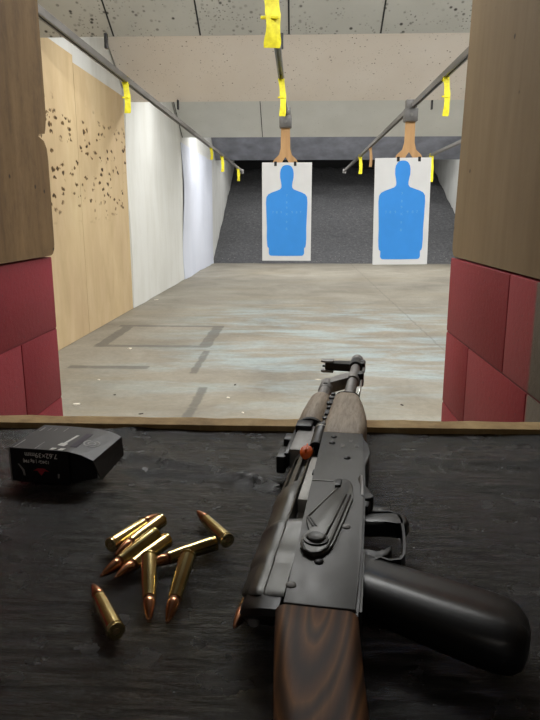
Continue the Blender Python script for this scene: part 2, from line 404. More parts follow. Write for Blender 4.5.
# overhead baffles sloping down away from the shooter
SL = math.radians(32.2)
def baffle(yb, zb, length, mat, seams, label, lo=XL+.02, hi=XR-.02, th=.05):
    d = Vector((0, -math.cos(SL), math.sin(SL))); nn = Vector((0, math.sin(SL), math.cos(SL)))   # up the slope / upper side
    p0 = Vector((0, yb, zb)); q = [p0, p0+d*length, p0+d*length+nn*th, p0+nn*th]
    bm = loft(B(), [[Vector((x, a.y, a.z)) for a in q] for x in (lo, hi)])
    o = obj('ceiling_baffle', bm, mat); tag(o, label, 'baffle', 'overhead baffles')
    for sx in seams:
        bm = B(); w = .007
        qq = [p0-nn*.002+d*.005, p0-nn*.002+d*(length-.005), p0+d*(length-.005)+nn*.002, p0+d*.005+nn*.002]
        loft(bm, [[Vector((x, a.y, a.z)) for a in qq] for x in (sx-w, sx+w)])
        obj('seam', bm, 'seam', o)
    return o
def stub(o, px_, py_):
    p = at(px_, py_, 2.8); bm = box(B(), (p.x-.012, p.y-.03, 2.69), (p.x+.012, p.y+.02, 2.81), .003); obj('bracket_stub', bm, 'gun_black', o)
sx1 = [at(x, 35, 2.8).x for x in (112, 200, 289, 380)]
b1_ = baffle(5.94, 2.8, 1.35, 'baffle1', sx1+[sx1[0]-.82, sx1[3]+.84, sx1[3]+1.68], 'heavily speckled grey overhead baffle with dark seams, nearest the booth')
b2_ = baffle(9.2, 2.8, 1.3, 'baffle2', [], 'plain beige speckled overhead baffle, second from the booth')
stub(b1_, 106, 35); stub(b1_, 282, 35); stub(b2_, 178, 101); stub(b2_, 432, 101)
sx3 = [at(x, 136, 2.8).x for x in (180, 262, 301, 346)]
baffle(13.3, 2.8, 1.3, 'baffle3', [sx3[0], sx3[1]], 'pale grey white overhead baffle in front of the dark one')
baffle(18.7, 2.8, 1.6, 'rubber_dark', [], 'dark slate overhead baffle farthest downrange above the berm')

# fixtures that light the range, each hung in the gap behind a baffle
def fixture(x, y, z, label, L=2.2, energy=60, tilt=0):
    r = empty('ceiling_light', (x, y, z)); tag(r, label, 'ceiling light', 'tube lights between the baffles')
    bm = box(B(), (-L/2, -.14, 0), (L/2, .14, .06), .008); obj('housing', bm, 'white_metal', r)
    for s_ in (-.06, .06):
        bm = cyl(B(), (-L/2+.03, s_, -.022), (L/2-.03, s_, -.022), .016); obj('tube', bm, 'tube', r, smooth=True)
    for s_ in (-L*.32, L*.32):
        bm = cyl(B(), (s_, 0, .06), (s_, 0, 3.62-z), .006, 8); obj('hanging_rod', bm, 'rail', r)
    ld = bpy.data.lights.new('range_tube_light', 'AREA'); ld.shape = 'RECTANGLE'; ld.size = L; ld.size_y = .24; ld.energy = energy; ld.color = (1, 1, .985)
    l = bpy.data.objects.new('range_tube_light', ld); C.objects.link(l); l.location = (x, y, z-.05); l.rotation_euler = (tilt, 0, 0)
K_ = .36; LANE = 24
rows = ((3.3, 190, 'in front of the nearest baffle'), (6.75, 120, 'behind the nearest baffle'), (10.1, 150, 'behind the beige baffle'), (14.5, 330, 'behind the pale grey baffle'), (20.2, 70, 'above the rubber berm as added fill'))  # last row is an added fill to brighten the berm top
for Y_, e, w_ in rows:
    for X_, side in ((-.75, 'left'), (1.35, 'middle'), (3.45, 'right')):
        fixture(X_, Y_, 3.42, 'white twin tube light hung %s, %s of its row' % (w_, side), L=1.8, energy=e*K_, tilt=math.radians({3.3: 32, 14.5: 28}.get(Y_, 8)))

for X_, w_ in ((-1.5, 'left'), (-.13, 'middle'), (1.3, 'right')):
    fixture(X_, 2.35, 2.9, 'short white tube light hung just beyond the booth opening, %s of its row' % w_, L=1.1, energy=LANE, tilt=math.radians(-12))
# ------------------------------------------------------------------ booth partitions
def partition(xa, xb, mat, mortar, joints, label_, side):
    """solid blocks course by course in one mesh, mortar core behind them"""
    r = empty('block_partition', ((xa+xb)/2, .7, 0)); tag(r, label_, 'partition', 'booth partitions')
    ox, oy = (xa+xb)/2, .7
    bm = B(); top = 1.19; y1_ = 1.75; y0_ = -.6
    for k in range(6):
        z1_ = top-.2*k; z0_ = max(z1_-.2, 0)
        if z1_ <= .02: break
        j0 = joints[k % 2]; cuts = [y1_]; y = j0
        while y < y1_-.15: y += .4
        y -= .4 if y >= y1_-.15 else 0
        while y > y0_+.05: cuts.append(y); y -= .4
        cuts.append(y0_)
        for a, b in zip(cuts[1:], cuts[:-1]):
            g = .0016
            box(bm, (xa-ox, a+(g if a > y0_ else 0)-oy, z0_+(g if z0_ > 0 else 0)), (xb-ox, b-(g if b < y1_ else 0)-oy, z1_-g), .003, 2)
    b = obj('blockwork', bm, mat, r, smooth=30)
    b.location = (0, 0, 0)
    bm = box(B(), (xa+.0025-ox, y0_+.0025-oy, 0), (xb-.0025-ox, y1_-.0025-oy, top-.004)); obj('mortar_core', bm, mortar, r)
    return r, ox, oy
jr0 = atx(506, 320, .41).y; jr1 = atx(466, 375, .41).y; jl1 = atx(25, 385, -.675).y
# materials use object coordinates, so the paint break is given in the partition's own frame
nr = [nd for nd in M['red_right'].node_tree.nodes if nd.type == 'VALTORGB']
PR, oxr, oyr = partition(.41, .61, 'red_right', 'mortar2', (jr0, jr1), 'red painted block booth partition on the right, greyish brown at its near end', 1)
PL, oxl, oyl = partition(-.875, -.675, 'red_left', 'mortar', (jl1-.2, jl1), 'red painted block booth partition on the left behind the ammunition box', 0)
def board(xa, xb, mat, label, notch):
    bm = B()
    ox = (xa+xb)/2
    ye = 1.756
    pts = [(-.6, 1.193)]+[(ye-.03+.03*math.sin(t), 1.193+.03-.03*math.cos(t)) for t in (0, .5, 1.1, 1.57)]
    if notch:
        zn = aty(40, 137, 1.75).z
        pts += [(ye, zn-.06), (ye-.004, zn-.03), (ye-.02, zn-.012), (ye-.055, zn-.004), (ye-.05, zn+.004), (ye-.012, zn+.007), (ye-.004, zn+.02), (ye+.006, zn+.05), (ye+.006, 2.415)]
    else: pts += [(ye, 1.6), (ye+.004, 2.415)]
    pts += [(-.6, 2.415)]
    le = 0 if notch else .02
    a = [bm.verts.new((xa-ox+le*(z-1.19), y-.7, z)) for y, z in pts]; b = [bm.verts.new((xb-ox+le*(z-1.19), y-.7, z)) for y, z in pts]
    bm.faces.new(a); bm.faces.new(b[::-1])
    for i in range(len(pts)):
        j = (i+1) % len(pts); bm.faces.new((a[i], a[j], b[j], b[i]))
    o = obj('partition_board', bm, mat); o.location = (ox, .7, 0); tag(o, label, 'board', 'brown boards on the booth partitions'); return o
board(-.885, -.667, 'ply_brown', 'mottled dark brown notched wooden board standing on the left red partition', True)
board(.413, .62, 'ply_brown2', 'smooth olive brown board standing on the right red partition', False)

# ------------------------------------------------------------------ counter
ZC = 1.04
r = empty('shooting_counter', (-.13, .4, 0)); tag(r, 'wooden shooting counter between the red partitions, tan front edge showing past the black sheet', 'counter')
def loc(bm): bmesh.ops.translate(bm, verts=bm.verts, vec=(.13, -.4, 0)); return bm
bm = box(B(), (-.663, 0, ZC-.045), (.398, .786, ZC-.003), .003); obj('counter_top', loc(bm), 'ply_edge', r)
bm = B(); pts = []
for i in range(61):
    x = -.663+1.061*i/60; pts.append((x, .781+.006*noise.noise(Vector((x*25, 0, 0)))+.003*noise.noise(Vector((x*90, 2, 0)))))
prism(bm, [(-.663, .752)]+pts+[(.398, .752)], ZC-.0029, ZC+.006); obj('edge_strip', loc(bm), 'ply_edge', r)
bm = box(B(), (-.663, .70, 0), (.398, .72, ZC-.045)); obj('front_panel', loc(bm), 'ply_brown2', r)
# sheet
bm = B(); nx, ny = 380, 330
def hz(x, y):
    w = noise.noise(Vector((x*11, y*30, 0)))*.0014+noise.noise(Vector((x*22, y*80, 4)))*.0013+noise.noise(Vector((x*45, y*170, 9)))*.0010
    # long creases sweeping from left down to the right
    for (cx, cy, sl, cu, amp, wd, x0, x1) in ((-.2, .665, -.22, -1.2, .0040, .006, -.26, .02), (-.13, .62, -.12, -.9, .0028, .005, -.2, .05), (-.22, .56, .15, .8, .0016, .005, -.33, -.1), (.22, .66, .05, .6, .0026, .008, .1, .38), (.2, .6, -.1, .5, .0020, .006, .1, .38), (-.33, .735, .12, 0, .0030, .006, -.45, -.1)):
        yy = cy+sl*(x-cx)+cu*(x-cx)**2+.006*noise.noise(Vector((x*20, cy*9, 0)))
        f = max(0, min(1, (x-x0)/.04))*max(0, min(1, (x1-x)/.04))
        w += 1.5*amp*f*math.exp(-((y-yy)/wd)**2)
    flat = 1.0
    # it lies quiet under the things on it
    return w*flat
V = [[bm.verts.new((-.662+1.058*i/nx, .002+.752*j/ny+(.003*noise.noise(Vector((i*.11, 0, 1))) if j == ny else 0), ZC-.0012+hz(-.662+1.058*i/nx, .002+.752*j/ny)*.8)) for j in range(ny+1)] for i in range(nx+1)]
for i in range(nx):
    for j in range(ny): bm.faces.new((V[i][j], V[i+1][j], V[i+1][j+1], V[i][j+1]))
ed = [e for e in bm.edges if e.is_boundary]
ex = bmesh.ops.extrude_edge_only(bm, edges=ed)
for g in ex['geom']:
    if isinstance(g, bmesh.types.BMVert): g.co.z = ZC-.0028
o = obj('counter_mat', bm, 'sheet', smooth=60); tag(o, 'wrinkled black rubber sheet covering the counter under the rifle', 'mat')

# ------------------------------------------------------------------ rails, tags, hangers, targets
ZR = 2.30
def rail(x, y0, y1, label, mat='rail'):
    r = empty('target_rail', (x, y0, ZR)); tag(r, label, 'rail', 'overhead target rails')
    bm = B(); w = .020
    box(bm, (-w, 0, .016), (w, y1-y0, .03), .003); box(bm, (-w, 0, -.014), (-w+.006, y1-y0, .018), .002); box(bm, (w-.006, 0, -.014), (w, y1-y0, .018), .002)
    box(bm, (-w+.005, 0, -.014), (-w+.013, y1-y0, -.010)); box(bm, (w-.013, 0, -.014), (w-.005, y1-y0, -.010))
    obj('channel', bm, mat, r)
    bm = box(B(), (-.04, y1-y0-.02, -.05), (.04, y1-y0+.04, .05), .004); obj('end_stop', bm, 'rail_dark', r)
    return r
rail(-1.325, 1.9, 15.6, 'long steel target rail overhead nearest the left wall')
rail(-.135, 1.9, 15.6, 'steel target rail straight overhead carrying the left blue target')
rail(1.075, 1.9, 15.6, 'steel target rail carrying the right blue target')
rail(2.28, 1.9, 15.6, 'steel target rail in the next lane beyond the right blue target')

def tape(px_, py_top, py_bot, x, wd, label, mat='yellow', tw=.15, fold=True, cat='tape tag'):
    p = atx(px_, py_top, x) if abs(x-CAM.x) > .5 else None
    y = at(px_, py_top, ZR-.03).y if p is None else p.y
    zt = ZR-.012; 
    zb = aty(px_, py_bot, y).z
    h = zt-zb
    r = empty('hanging_tape_tag', (x, y, zt)); tag(r, label, cat, 'tape tags hanging from the rails')
    bm = B(); K = 14
    rings = []
    for k in range(K+1):
        t = k/K; a = tw*math.sin(t*3)+.1; off = .016*math.sin(t*2.5); w2 = wd*.46*(1-.15*abs(math.sin(t*7)))
        c, s_ = math.cos(a), math.sin(a); c0 = Vector((off, -.036, -h*t))
        e = Vector((c, s_, 0)); nn = Vector((-s_, c, 0))*.0015
        rings.append([c0-e*w2-nn, c0+e*w2-nn, c0+e*w2+nn, c0-e*w2+nn])
    loft(bm, rings); obj('tape_strip', bm, mat, r, smooth=30)
    bm = B(); pts = [(0, .036*math.cos(a), .036*math.sin(a)) for a in [i*2*PI/16 for i in range(17)]]
    rings = [[(-wd*.3, b*1.0, c+.01), (wd*.3, b, c+.01), (wd*.3, b*1.05, c*1.05+.01), (-wd*.3, b*1.05, c*1.05+.01)] for _, b, c in pts]
    loft(bm, rings, cap=False); obj('tape_loop', bm, mat, r)
    if fold:
        bm = B(); z_ = -h*.5
        box(bm, (-wd*.45, -.046, z_-.006), (wd*.45, -.030, z_+.006), .002); obj('tape_knot', bm, mat, r)
    return r
tape(126, 82, 114, -1.325, .055, 'yellow tape tag on the left rail in front of the plywood')
tape(268, -6, 50, -.135, .09, 'largest yellow tape tag, hanging from the top of the picture on the middle rail', tw=.5)
tape(284, 82, 117, -.135, .055, 'yellow tape tag just above the left blue target hanger')
tape(445, 80, 117, 1.075, .055, 'yellow tape tag on the right rail beside the brown board')
tape(211, 148, 160, -1.325, .05, 'small faded yellow tape tag on left rail, nearer of the small pair over white sheeting', fold=False)
tape(222, 157, 172, -1.325, .06, 'small yellow tape tag on the left rail against the cream sheeting', fold=False)
tape(238, 166, 181, -1.325, .07, 'small yellow tape tag at the far end of the left rail before the dark berm', fold=False)
tape(360, 157, 174, 1.075, .07, 'small yellow tape tag between the two blue targets', fold=False)
tape(370, 149, 167, 1.075, .05, 'tan strip tag beside the left edge of the right blue target', mat='wood_hanger', fold=False)
tape(431, 158, 182, 2.28, .08, 'yellow tape tag peeking out behind the right edge of the right target', fold=False)

def silhouette():
    half = [(.025,.0),(.028,.05),(.04,.09),(.07,.125),(.105,.137),(.15,.135),(.19,.118),(.225,.108),(.25,.11),(.268,.14),(.282,.21),(.30,.31),(.318,.375),(.345,.41),(.40,.42),(.52,.412),(.66,.402),(.76,.405),(.83,.398),(.858,.388),(.868,.362),(.885,.362),(.92,.365),(.94,.35),(.948,.32),(.95,0)]
    return half
def target(name_pts, Y_, tilt, xr, label, hanger_label):
    (pl, pr, pb) = name_pts
    tl = aty(*pl, Y_); tr = aty(*pr, Y_); bl = aty(*pb, Y_)
    W = (tr-tl).length; H = tl.z-bl.z; cx = (tl.x+tr.x)/2; zt = (tl.z+tr.z)/2
    r = empty('hanging_target', (cx, Y_, zt)); r.rotation_euler = (0, tilt, 0); tag(r, label, 'target', 'blue silhouette targets')
    bm = B(); pts = [(-W/2, 0), (W/2, 0), (W/2, -H), (-W/2, -H)]
    box(bm, (-W/2, -.004, -H), (W/2, .004, 0), .0015); obj('backing_card', bm, 'card_white', r)
    hf = [(max(x, .004), y) for y, x in silhouette()]
    bm = B(); loft(bm, [[(-x*W, -.0055, -y*H), (x*W, -.0055, -y*H), (x*W, -.0045, -y*H), (-x*W, -.0045, -y*H)] for x, y in hf])
    s_ = obj('blue_silhouette', bm, 'ink_blue', r)
    bm = B(); Rm = Matrix.Rotation(PI/2, 4, 'X')
    for t, dx, dz in (('7',0,.33),('8',0,.40),('9',0,.455),('X',0,.52),('9',0,.60),('8',0,.67),('7',-.28,.5),('8',-.2,.5),('9',-.11,.5),('9',.11,.5),('8',.2,.5),('7',.28,.5)):
        text_bm(bm, t, .034, Matrix.Translation((dx*W, -.0062, -dz*H)) @ Rm)
    obj('score_numbers', bm, 'ink_pale', s_)
    # wooden hanger
    h = empty('target_hanger', (xr, Y_+.016, ZR)); tag(h, hanger_label, 'hanger', 'wooden target hangers')
    zc = ZR-.04
    L_ = zt-ZR+.0
    bm = B(); w = .048
    prof = [(-w*.92, -.05), (w*.92, -.05), (w, L_+.14), (w*1.35, L_+.075), (w*2.4, L_+.03), (w*2.9, L_-.03), (w*1.2, L_-.04), (w*.5, L_+.02), (0, L_+.055), (-w*.5, L_+.02), (-w*1.2, L_-.04), (-w*2.9, L_-.03), (-w*2.4, L_+.03), (-w*1.35, L_+.075), (-w, L_+.14)]
    a = [bm.verts.new((x, -.010, z)) for x, z in prof]; b = [bm.verts.new((x, .006, z)) for x, z in prof]
    bm.faces.new(a); bm.faces.new(b[::-1])
    for i in range(len(prof)):
        j = (i+1) % len(prof); bm.faces.new((a[i], a[j], b[j], b[i]))
    obj('hanger_board', bm, 'wood_hanger', h)
    bm = box(B(), (-.062, -.06, -.14), (.062, .06, -.02), .01); box(bm, (-.05, -.045, -.035), (.05, .045, .055), .006); obj('trolley_clamp', bm, 'rail_dark', h, smooth=30)
    for sx in (-1, 1):
        bm = box(B(), (sx*w*2.1-.014, -.022, L_-.035), (sx*w*2.1+.014, .020, L_+.01), .003); obj('spring_clip', bm, 'gun_black', h)
    bm = cyl(B(), (0, -.066, -.08), (0, -.058, -.08), .014, 12); obj('clamp_bolt', bm, 'rail', h)
target(((262,163),(312,162),(263,261)), 6.85, .0, -.135, 'left blue silhouette target on white card, hanging square', 'wooden hanger and clamp holding the left blue target')
target(((375,158.5),(431.5,157),(372,265)), 6.45, math.radians(-.6), 1.055, 'right blue silhouette target on white card, hanging slightly tilted and lower', 'wooden hanger and clamp holding the right blue target')

# ------------------------------------------------------------------ litter on the floor
def scrap(px_, py_, sz, mat, label):
    p = at(px_, py_, 0); bm = B(); k = 7
    pts = [(sz*(1+.4*random.uniform(-1,1))*math.cos(i*2*PI/k), sz*.6*(1+.4*random.uniform(-1,1))*math.sin(i*2*PI/k)) for i in range(k)]
    prism(bm, pts, 0, sz*.28, sz*.08)
    o = obj('target_scrap', bm, mat); o.location = (p.x, p.y, .0005); o.rotation_euler = (0,0,random.uniform(0,3)); tag(o, label, 'scrap', 'scraps littering the range floor')
for a in ((76,405,.035,'scrap','largest pale scrap on floor just beyond the left partition'), (115,395,.014,'scrap_dark','small dark scrap on floor behind the large pale one'), (141,414,.016,'scrap_dark','dark scrap close to the counter edge left of the floor seam'),
          (130,349,.03,'scrap','pale scrap lying below the dark painted rectangle'), (99,380,.014,'scrap','tiny pale scrap on the floor by the plywood foot'), (235,385,.016,'scrap_dark','dark scrap on the floor left of the rifle muzzle'),
          (243,413,.015,'scrap','tiny pale scrap near the counter edge left of the rifle'), (228,398,.018,'scrap','pale scrap between two dark specks left of the rifle'), (150,296,.05,'scrap_dark','brown scrap lying against the white wall foot'), (156,300,.035,'scrap','pale scrap beside the brown one by white wall foot'),
          (316,262,.07,'scrap','pale scrap at the berm foot beside the left target'), (318,380,.02,'scrap','pale scrap on the floor just left of the rifle front sight'), (428,262,.08,'scrap','pale scrap at the berm foot beside the right target'), (441,261,.07,'scrap','pale scrap at the berm foot near the right board'), (250,262,.07,'scrap','pale scrap at the berm foot left of the left target'),
          (402,405,.015,'scrap_dark','dark speck of litter near the right red partition')):
    scrap(*a)

# ------------------------------------------------------------------ ammunition box
A_ = Vector((-.283, .586)); ang = math.atan2(-.008, .06); ux = Vector((math.cos(ang), math.sin(ang)))
r = empty('ammunition_box', (A_.x, A_.y, ZC+.0008), ang)
tag(r, 'open black cardboard ammunition box lying on the sheet before the left partition', 'ammunition box')
BL, BD, BH = .062, .070, .0355
bm = box(B(), (0, 0, 0), (BL, BD, BH-.0006), .0008); obj('carton', bm, 'box_black', r)
bm = B(); zt = BH
q = [((-.0005, 0, zt), (-.0005, BD, zt)), ((BL*.55, -.0004, zt), (BL*.55, BD, zt)), ((BL, -.001, zt), (BL, BD-.002, zt)), ((BL+.015, -.002, zt-.0025), (BL+.017, BD-.006, zt-.001)), ((BL+.028, -.004, zt-.0065), (BL+.031, BD-.012, zt-.0035))]
loft(bm, [[a, b, (b[0], b[1], b[2]-.0006), (a[0], a[1], a[2]-.0006)] for a, b in q]); tp = obj('top_panel', bm, 'box_top', r)
bm = B(); a, b = q[-1]
loft(bm, [[(a[0], a[1], a[2]), (b[0], b[1], b[2]), (b[0]-.001, b[1], b[2]-.0004), (a[0]-.001, a[1], a[2]-.0004)], [(a[0]+.003, a[1]+.010, a[2]-.024), (b[0]-.000, b[1]+.004, b[2]-.022), (b[0]-.001, b[1]+.004, b[2]-.022), (a[0]+.002, a[1]+.010, a[2]-.024)]]); obj('end_flap', bm, 'box_side', r)
bm = B(); loft(bm, [[(BL, .004, .001), (BL, .0046, .001), (BL, .0046, BH-.002), (BL, .004, BH-.002)], [(BL+.026, .007, .006), (BL+.026, .0076, .006), (BL+.026, .0076, BH-.010), (BL+.026, .007, BH-.010)]]); obj('side_flap', bm, 'box_black', r)
bm = box(B(), (-.0006, -.0006, 0), (.0008, .0004, BH-.0005)); obj('pale_edge', bm, 'print_grey', r)
# upside-down caliber lettering on the front
Rf = Matrix.Rotation(PI/2, 4, 'X') @ Matrix.Rotation(PI, 4, 'Z')
bm = B(); text_bm(bm, '7.62×39mm', .0072, Matrix.Translation((.0335, -.0003, BH-.0062)) @ Rf, .0001, .0001)
text_bm(bm, '124Gr | 8g FMJ', .0046, Matrix.Translation((.028, -.0003, BH-.0130)) @ Rf, .0001, .00004)
obj('lettering', bm, 'print_white', r)
bm = B()
def fpoly(bm, pts, y=-.0004): 
    vs = [bm.verts.new((x, y, z)) for x, z in pts]; vb = [bm.verts.new((x, y+.0003, z)) for x, z in pts]
    bm.faces.new(vs); bm.faces.new(vb[::-1])
    for i in range(len(pts)): j = (i+1) % len(pts); bm.faces.new((vs[i], vs[j], vb[j], vb[i]))
fpoly(bm, [(.024,.0125),(.029,.0155),(.036,.0155),(.041,.0125),(.0365,.0132),(.0325,.0080),(.0285,.0132)]); obj('red_mark', bm, 'print_red', r)
bm = B(); fpoly(bm, [(.008,.019),(.0095,.019),(.0145,.013),(.0155,.007),(.0135,.007),(.0125,.012)]); fpoly(bm, [(.050,.011),(.052,.011),(.0515,.0065),(.050,.0065)]); obj('grey_mark', bm, 'print_grey', r)
# print on the top
bm = B()
for (x, y, lx, ly) in ((.0035,.001,.0012,.022),(.004,.05,.0012,.012),(.012,.052,.001,.010),(.019,.052,.001,.008),(.0265,.001,.001,.019),(.030,.052,.001,.012)):
    obj('pale_line', box(B(), (x, y, BH-.0001), (x+lx, y+ly, BH+.0002)), 'print_grey', tp)
bm = B()
text_bm(bm, 'KAL', .011, Matrix.Translation((.0475, .024, BH+.0001)) @ Matrix.Rotation(-PI/2, 4, 'Z') @ Matrix.Scale(1, 4), .0001, .0003) if False else None
for pts in (((.042,.001),(.047,.001),(.048,.006),(.043,.006)), ((.051,.001),(.056,.001),(.057,.006),(.052,.006)), ((.044,.014),(.052,.012),(.053,.019),(.0505,.020),(.053,.044),(.050,.044),(.0475,.021),(.045,.020))):
    prism(bm, pts, BH-.0001, BH+.0002)
obj('white_logo', bm, 'print_white', tp)
bm = B(); prism(bm, ((.058,.012),(.066,.012),(.065,.05),(.058,.05)), BH-.0001, BH+.0002); obj('purple_patch', bm, 'print_purple', tp)
bm = B(); cx, cy = .0745, .027
zc_ = BH-.0014
for r0, r1 in ((.0085,.0070),(.0042,.0030)):
    loft(bm, [[Vector((cx+rr*math.cos(a), cy+rr*math.sin(a), zz-(cx+rr*math.cos(a)-.0745)*.15)) for a in [i*2*PI/24 for i in range(24)]] for rr, zz in ((r0, zc_-.0004), (r0, zc_+.0003), (r1, zc_+.0003), (r1, zc_-.0004))], cap=False)
obj('ring_emblem', bm, 'print_grey', tp)

# ------------------------------------------------------------------ cartridges
CL = .0598
def cartridge():
    r = empty('rifle_cartridge')
    R_ = .0060
    case = [(0, R_-.0004), (.0004, R_), (.0013, R_), (.0016, R_-.0009), (.0026, R_-.0009), (.0031, R_-.0001), (.032, R_-.0006), (.0355, .0050), (.0405, .0049)]
    bm = lathe(B(), [(-CL/2+a, b) for a, b in case], (0,0,0), (0,1,0), 28); obj('brass_case', bm, 'brass', r, smooth=32)
    bul = [(.0404, .0045), (.046, .0044), (.050, .0038), (.0545, .0028), (.0585, .0016), (.0608, .0008), (CL, .0003)]
    bm = lathe(B(), [(-CL/2+a, b) for a, b in bul], (0,0,0), (0,1,0), 24); obj('bullet', bm, 'copper', r, smooth=True)
    bm = lathe(B(), [(-CL/2-.00012, .0001), (-CL/2-.00012, .0020), (-CL/2+.0001, .0023)], (0,0,0), (0,1,0), 20); obj('primer', bm, 'primer', r, smooth=30)
    return r
proto = cartridge()
def copy_thing(o):
    c = o.copy(); C.objects.link(c)
    for ch in o.children: d = ch.copy(); C.objects.link(d); d.parent = c
    return c
E_ = .0067
carts = [  # head px, tip px, head height, tip height, label
 ((111,545),(157,515),E_,E_,'brass cartridge at the upper left of the pile with its base facing the camera'),
 ((163,519),(114,556),.0085,E_,'topmost cartridge of the pile pointing down left, behind the others'),
 ((157,533),(100,577),.0125,.006,'cartridge in the middle of the pile with its tip farthest to the left'),
 ((170,538),(112,580),.0075,E_,'front cartridge of the three parallel ones, touching the crossing cartridge'),
 ((215,543),(154,563),E_,E_,'cartridge lying crosswise with its base at the right end of the pile'),
 ((149,559),(149,617),.0165,.0046,'upright looking cartridge leaning below the pile with copper tip toward the camera'),
 ((187,559),(169,617),.0178,.0046,'slanted cartridge leaning on the crosswise one, tip toward camera'),
 ((227,540),(198,512),E_,E_,'lone brass cartridge to the right of the pile nearest the rifle receiver'),
 ((116,631),(93,585),E_,E_,'lone brass cartridge at lower left with its base toward the camera'),
 ((263,577),(234.5,627),E_,E_,'cartridge mostly hidden under the rifle with only its copper tip showing')]
for i, (h, t, zh, zt_, lab) in enumerate(carts):
    o = proto if i == 0 else copy_thing(proto)
    H_ = at(*h, ZC+zh); T_ = at(*t, ZC+zt_-(.002 if False else 0)); d = (T_-H_).normalized()
    if i == 9: mid = T_-d*CL/2
    elif i == 4: mid = H_+d*CL/2
    else: mid = (H_+T_)/2
    o.location = mid
    o.rotation_mode = 'QUATERNION'; o.rotation_quaternion = Vector((0,1,0)).rotation_difference(d)
    tag(o, lab, 'cartridge', 'loose cartridges on the counter')

# ------------------------------------------------------------------ rifle, lying on its left side, muzzle downrange
TH = math.radians(8)
RO = Vector((-.0066, .3317, ZC+.0008))
rifle = empty('assault_rifle', RO, -TH)
tag(rifle, 'black rifle with wooden stock and handguard lying on its side, muzzle pointing downrange', 'rifle')
sv = Vector((math.sin(TH), math.cos(TH))); uv = Vector((math.cos(TH), -math.sin(TH)))
def L(px_, py_, w):                    # survey point in the rifle's own frame (metres: down side, forward)
    p = at(px_, py_, RO.z+w/1000); q = Vector((p.x-RO.x, p.y-RO.y)); return (q.dot(uv), q.dot(sv))
mm = .001
def mmp(pts): return [(a*mm, b*mm) for a, b in pts]
def rbox(u0, u1, s0, s1, w0, w1, bev=.8, m='gun', name='x', parent=rifle, bm=None):
    b = box(bm or B(), (u0*mm, s0*mm, w0*mm), (u1*mm, s1*mm, w1*mm), bev*mm)
    return b if bm else obj(name, b, m, parent, smooth=40)
# receiver
bm = prism(B(), mmp([(0,0),(42,0),(42,60),(41,120),(39,180),(36.5,240),(33,304),(-7.5,304),(-5.5,230),(-3.5,150),(-1,60)]), 5*mm, 40*mm, .9*mm); rc = obj('receiver', bm, 'gun', rifle, smooth=40)
bm = prism(B(), mmp([(-4.2,178),(14,178.6),(14,177.4),(-4.2,176.8)]), 39.6*mm, 40.5*mm); obj('edge_highlight', bm, 'gun_grey', rc)  # bright edge highlight put in as a pale line
bm = B()   # lip along the lower edge and the rear trunnion strap
strip(bm, mmp([(42.4,-2),(42.4,60),(41.6,120),(39.6,180),(37,240),(33.6,300)]), 8*mm, 37*mm, 2.2*mm); obj('lower_lip', bm, 'gun_black', rc)
rivets = [L(319,562,40), L(291,585,40), L(346,527,40), L(347,458,40), L(334,437,40), L(332,443,40), L(354,447,40)]
for i, (u, s_) in enumerate(rivets[:6]):
    bm = lathe(B(), [(0,3.3*mm),(.7*mm,3.2*mm),(1.4*mm,2.2*mm),(1.7*mm,.3*mm)], (u, s_, 39.9*mm), (0,0,1), 16); obj('rivet', bm, 'gun_grey' if i in (1,2) else 'gun_black', rc, smooth=40)
# serial marks on the front of the receiver
bm = B(); Rz = Matrix.Rotation(PI/2, 4, 'Z')
for t, (x, y), sz in (('1987', L(343,446,40), .006), ('AK', L(351,441,40), .005), ('07', L(357,446,40), .006)):
    text_bm(bm, t, sz, Matrix.Translation((x, y, .0401)) @ Rz, .00008)
obj('stamped_marks', bm, 'gun_grey', rc)
# dust cover: outline sections, port cut on its right side
def csec(s_, k=1.0, cut=0, notch=0, taper=0):
    # top side from joint over the crown to the underside
    p = [(-1.2, 38.5), (-7, 38.5), (-13.5, 37.6)]
    if cut: p = [(-1.2, 22), (-12.5, 22), (-13.5, 37.2)]
    nd = 5*notch
    p += [(-14.8, 36.2), (-16.6, 36.6-nd), (-19.4, 36.2-nd), (-20.5, 35.8), (-25.5, 32.8), (-26.2, 31.7-nd), (-28.4, 29.8-nd), (-29.0, 29.2), (-32, 25.5), (-32.6, 20.5), (-31, 17), (-28.5, 15), (-25, 13.4), (-20, 9.4), (-10, 6.6), (-1.2, 5.6)]
    out = []
    for i, (u, w) in enumerate(p):
        if not (cut and i < 2):
            du, dw = u+8, w-21
            u2, w2 = -8+du*k, 21+dw*k
            if i == 0: u2 = u
            if i == len(p)-1: u2 = u
            u, w = u2, w2
        out.append((u*mm, (s_+max(0, (38.5-w))*1.25*max(0, 1-max(s_, 0)/90))*mm, w*mm))
    return out
secs = [csec(8,.9), csec(11,.95), csec(16,.97)]
for a in (44, 48): secs.append(csec(a,.97))
secs += [csec(51,1.012), csec(62,1.015), csec(66,.995), csec(98,1), csec(100,1.04), csec(106,1.04), csec(108,1.0), csec(108.5,1.0,1), csec(146,1.0,1), csec(149,1.04,1), csec(160,1.045,1), csec(172,1.04,1), csec(175,.985,1), csec(182,.98,1), csec(184,.98,1,1), csec(246,.95,1,1), csec(248,.95,1), csec(268,.92,1)]
bm = loft(B(), secs); cov = obj('dust_cover', bm, 'gun_cover', rifle, smooth=28)
# bolt carrier seen in the port
bm = B(); box(bm, (-12.2*mm, 146*mm, 24*mm), (-3.2*mm, 240*mm, 36.5*mm), 1.2*mm); box(bm, (-11.5*mm, 108*mm, 21*mm), (-3*mm, 146*mm, 25*mm), .8*mm); obj('bolt_carrier', bm, 'carrier', rifle, smooth=40)
rbox(-6.5, -2.0, 196, 206, 34, 38.5, .8, 'gun_black', 'carrier_notch')
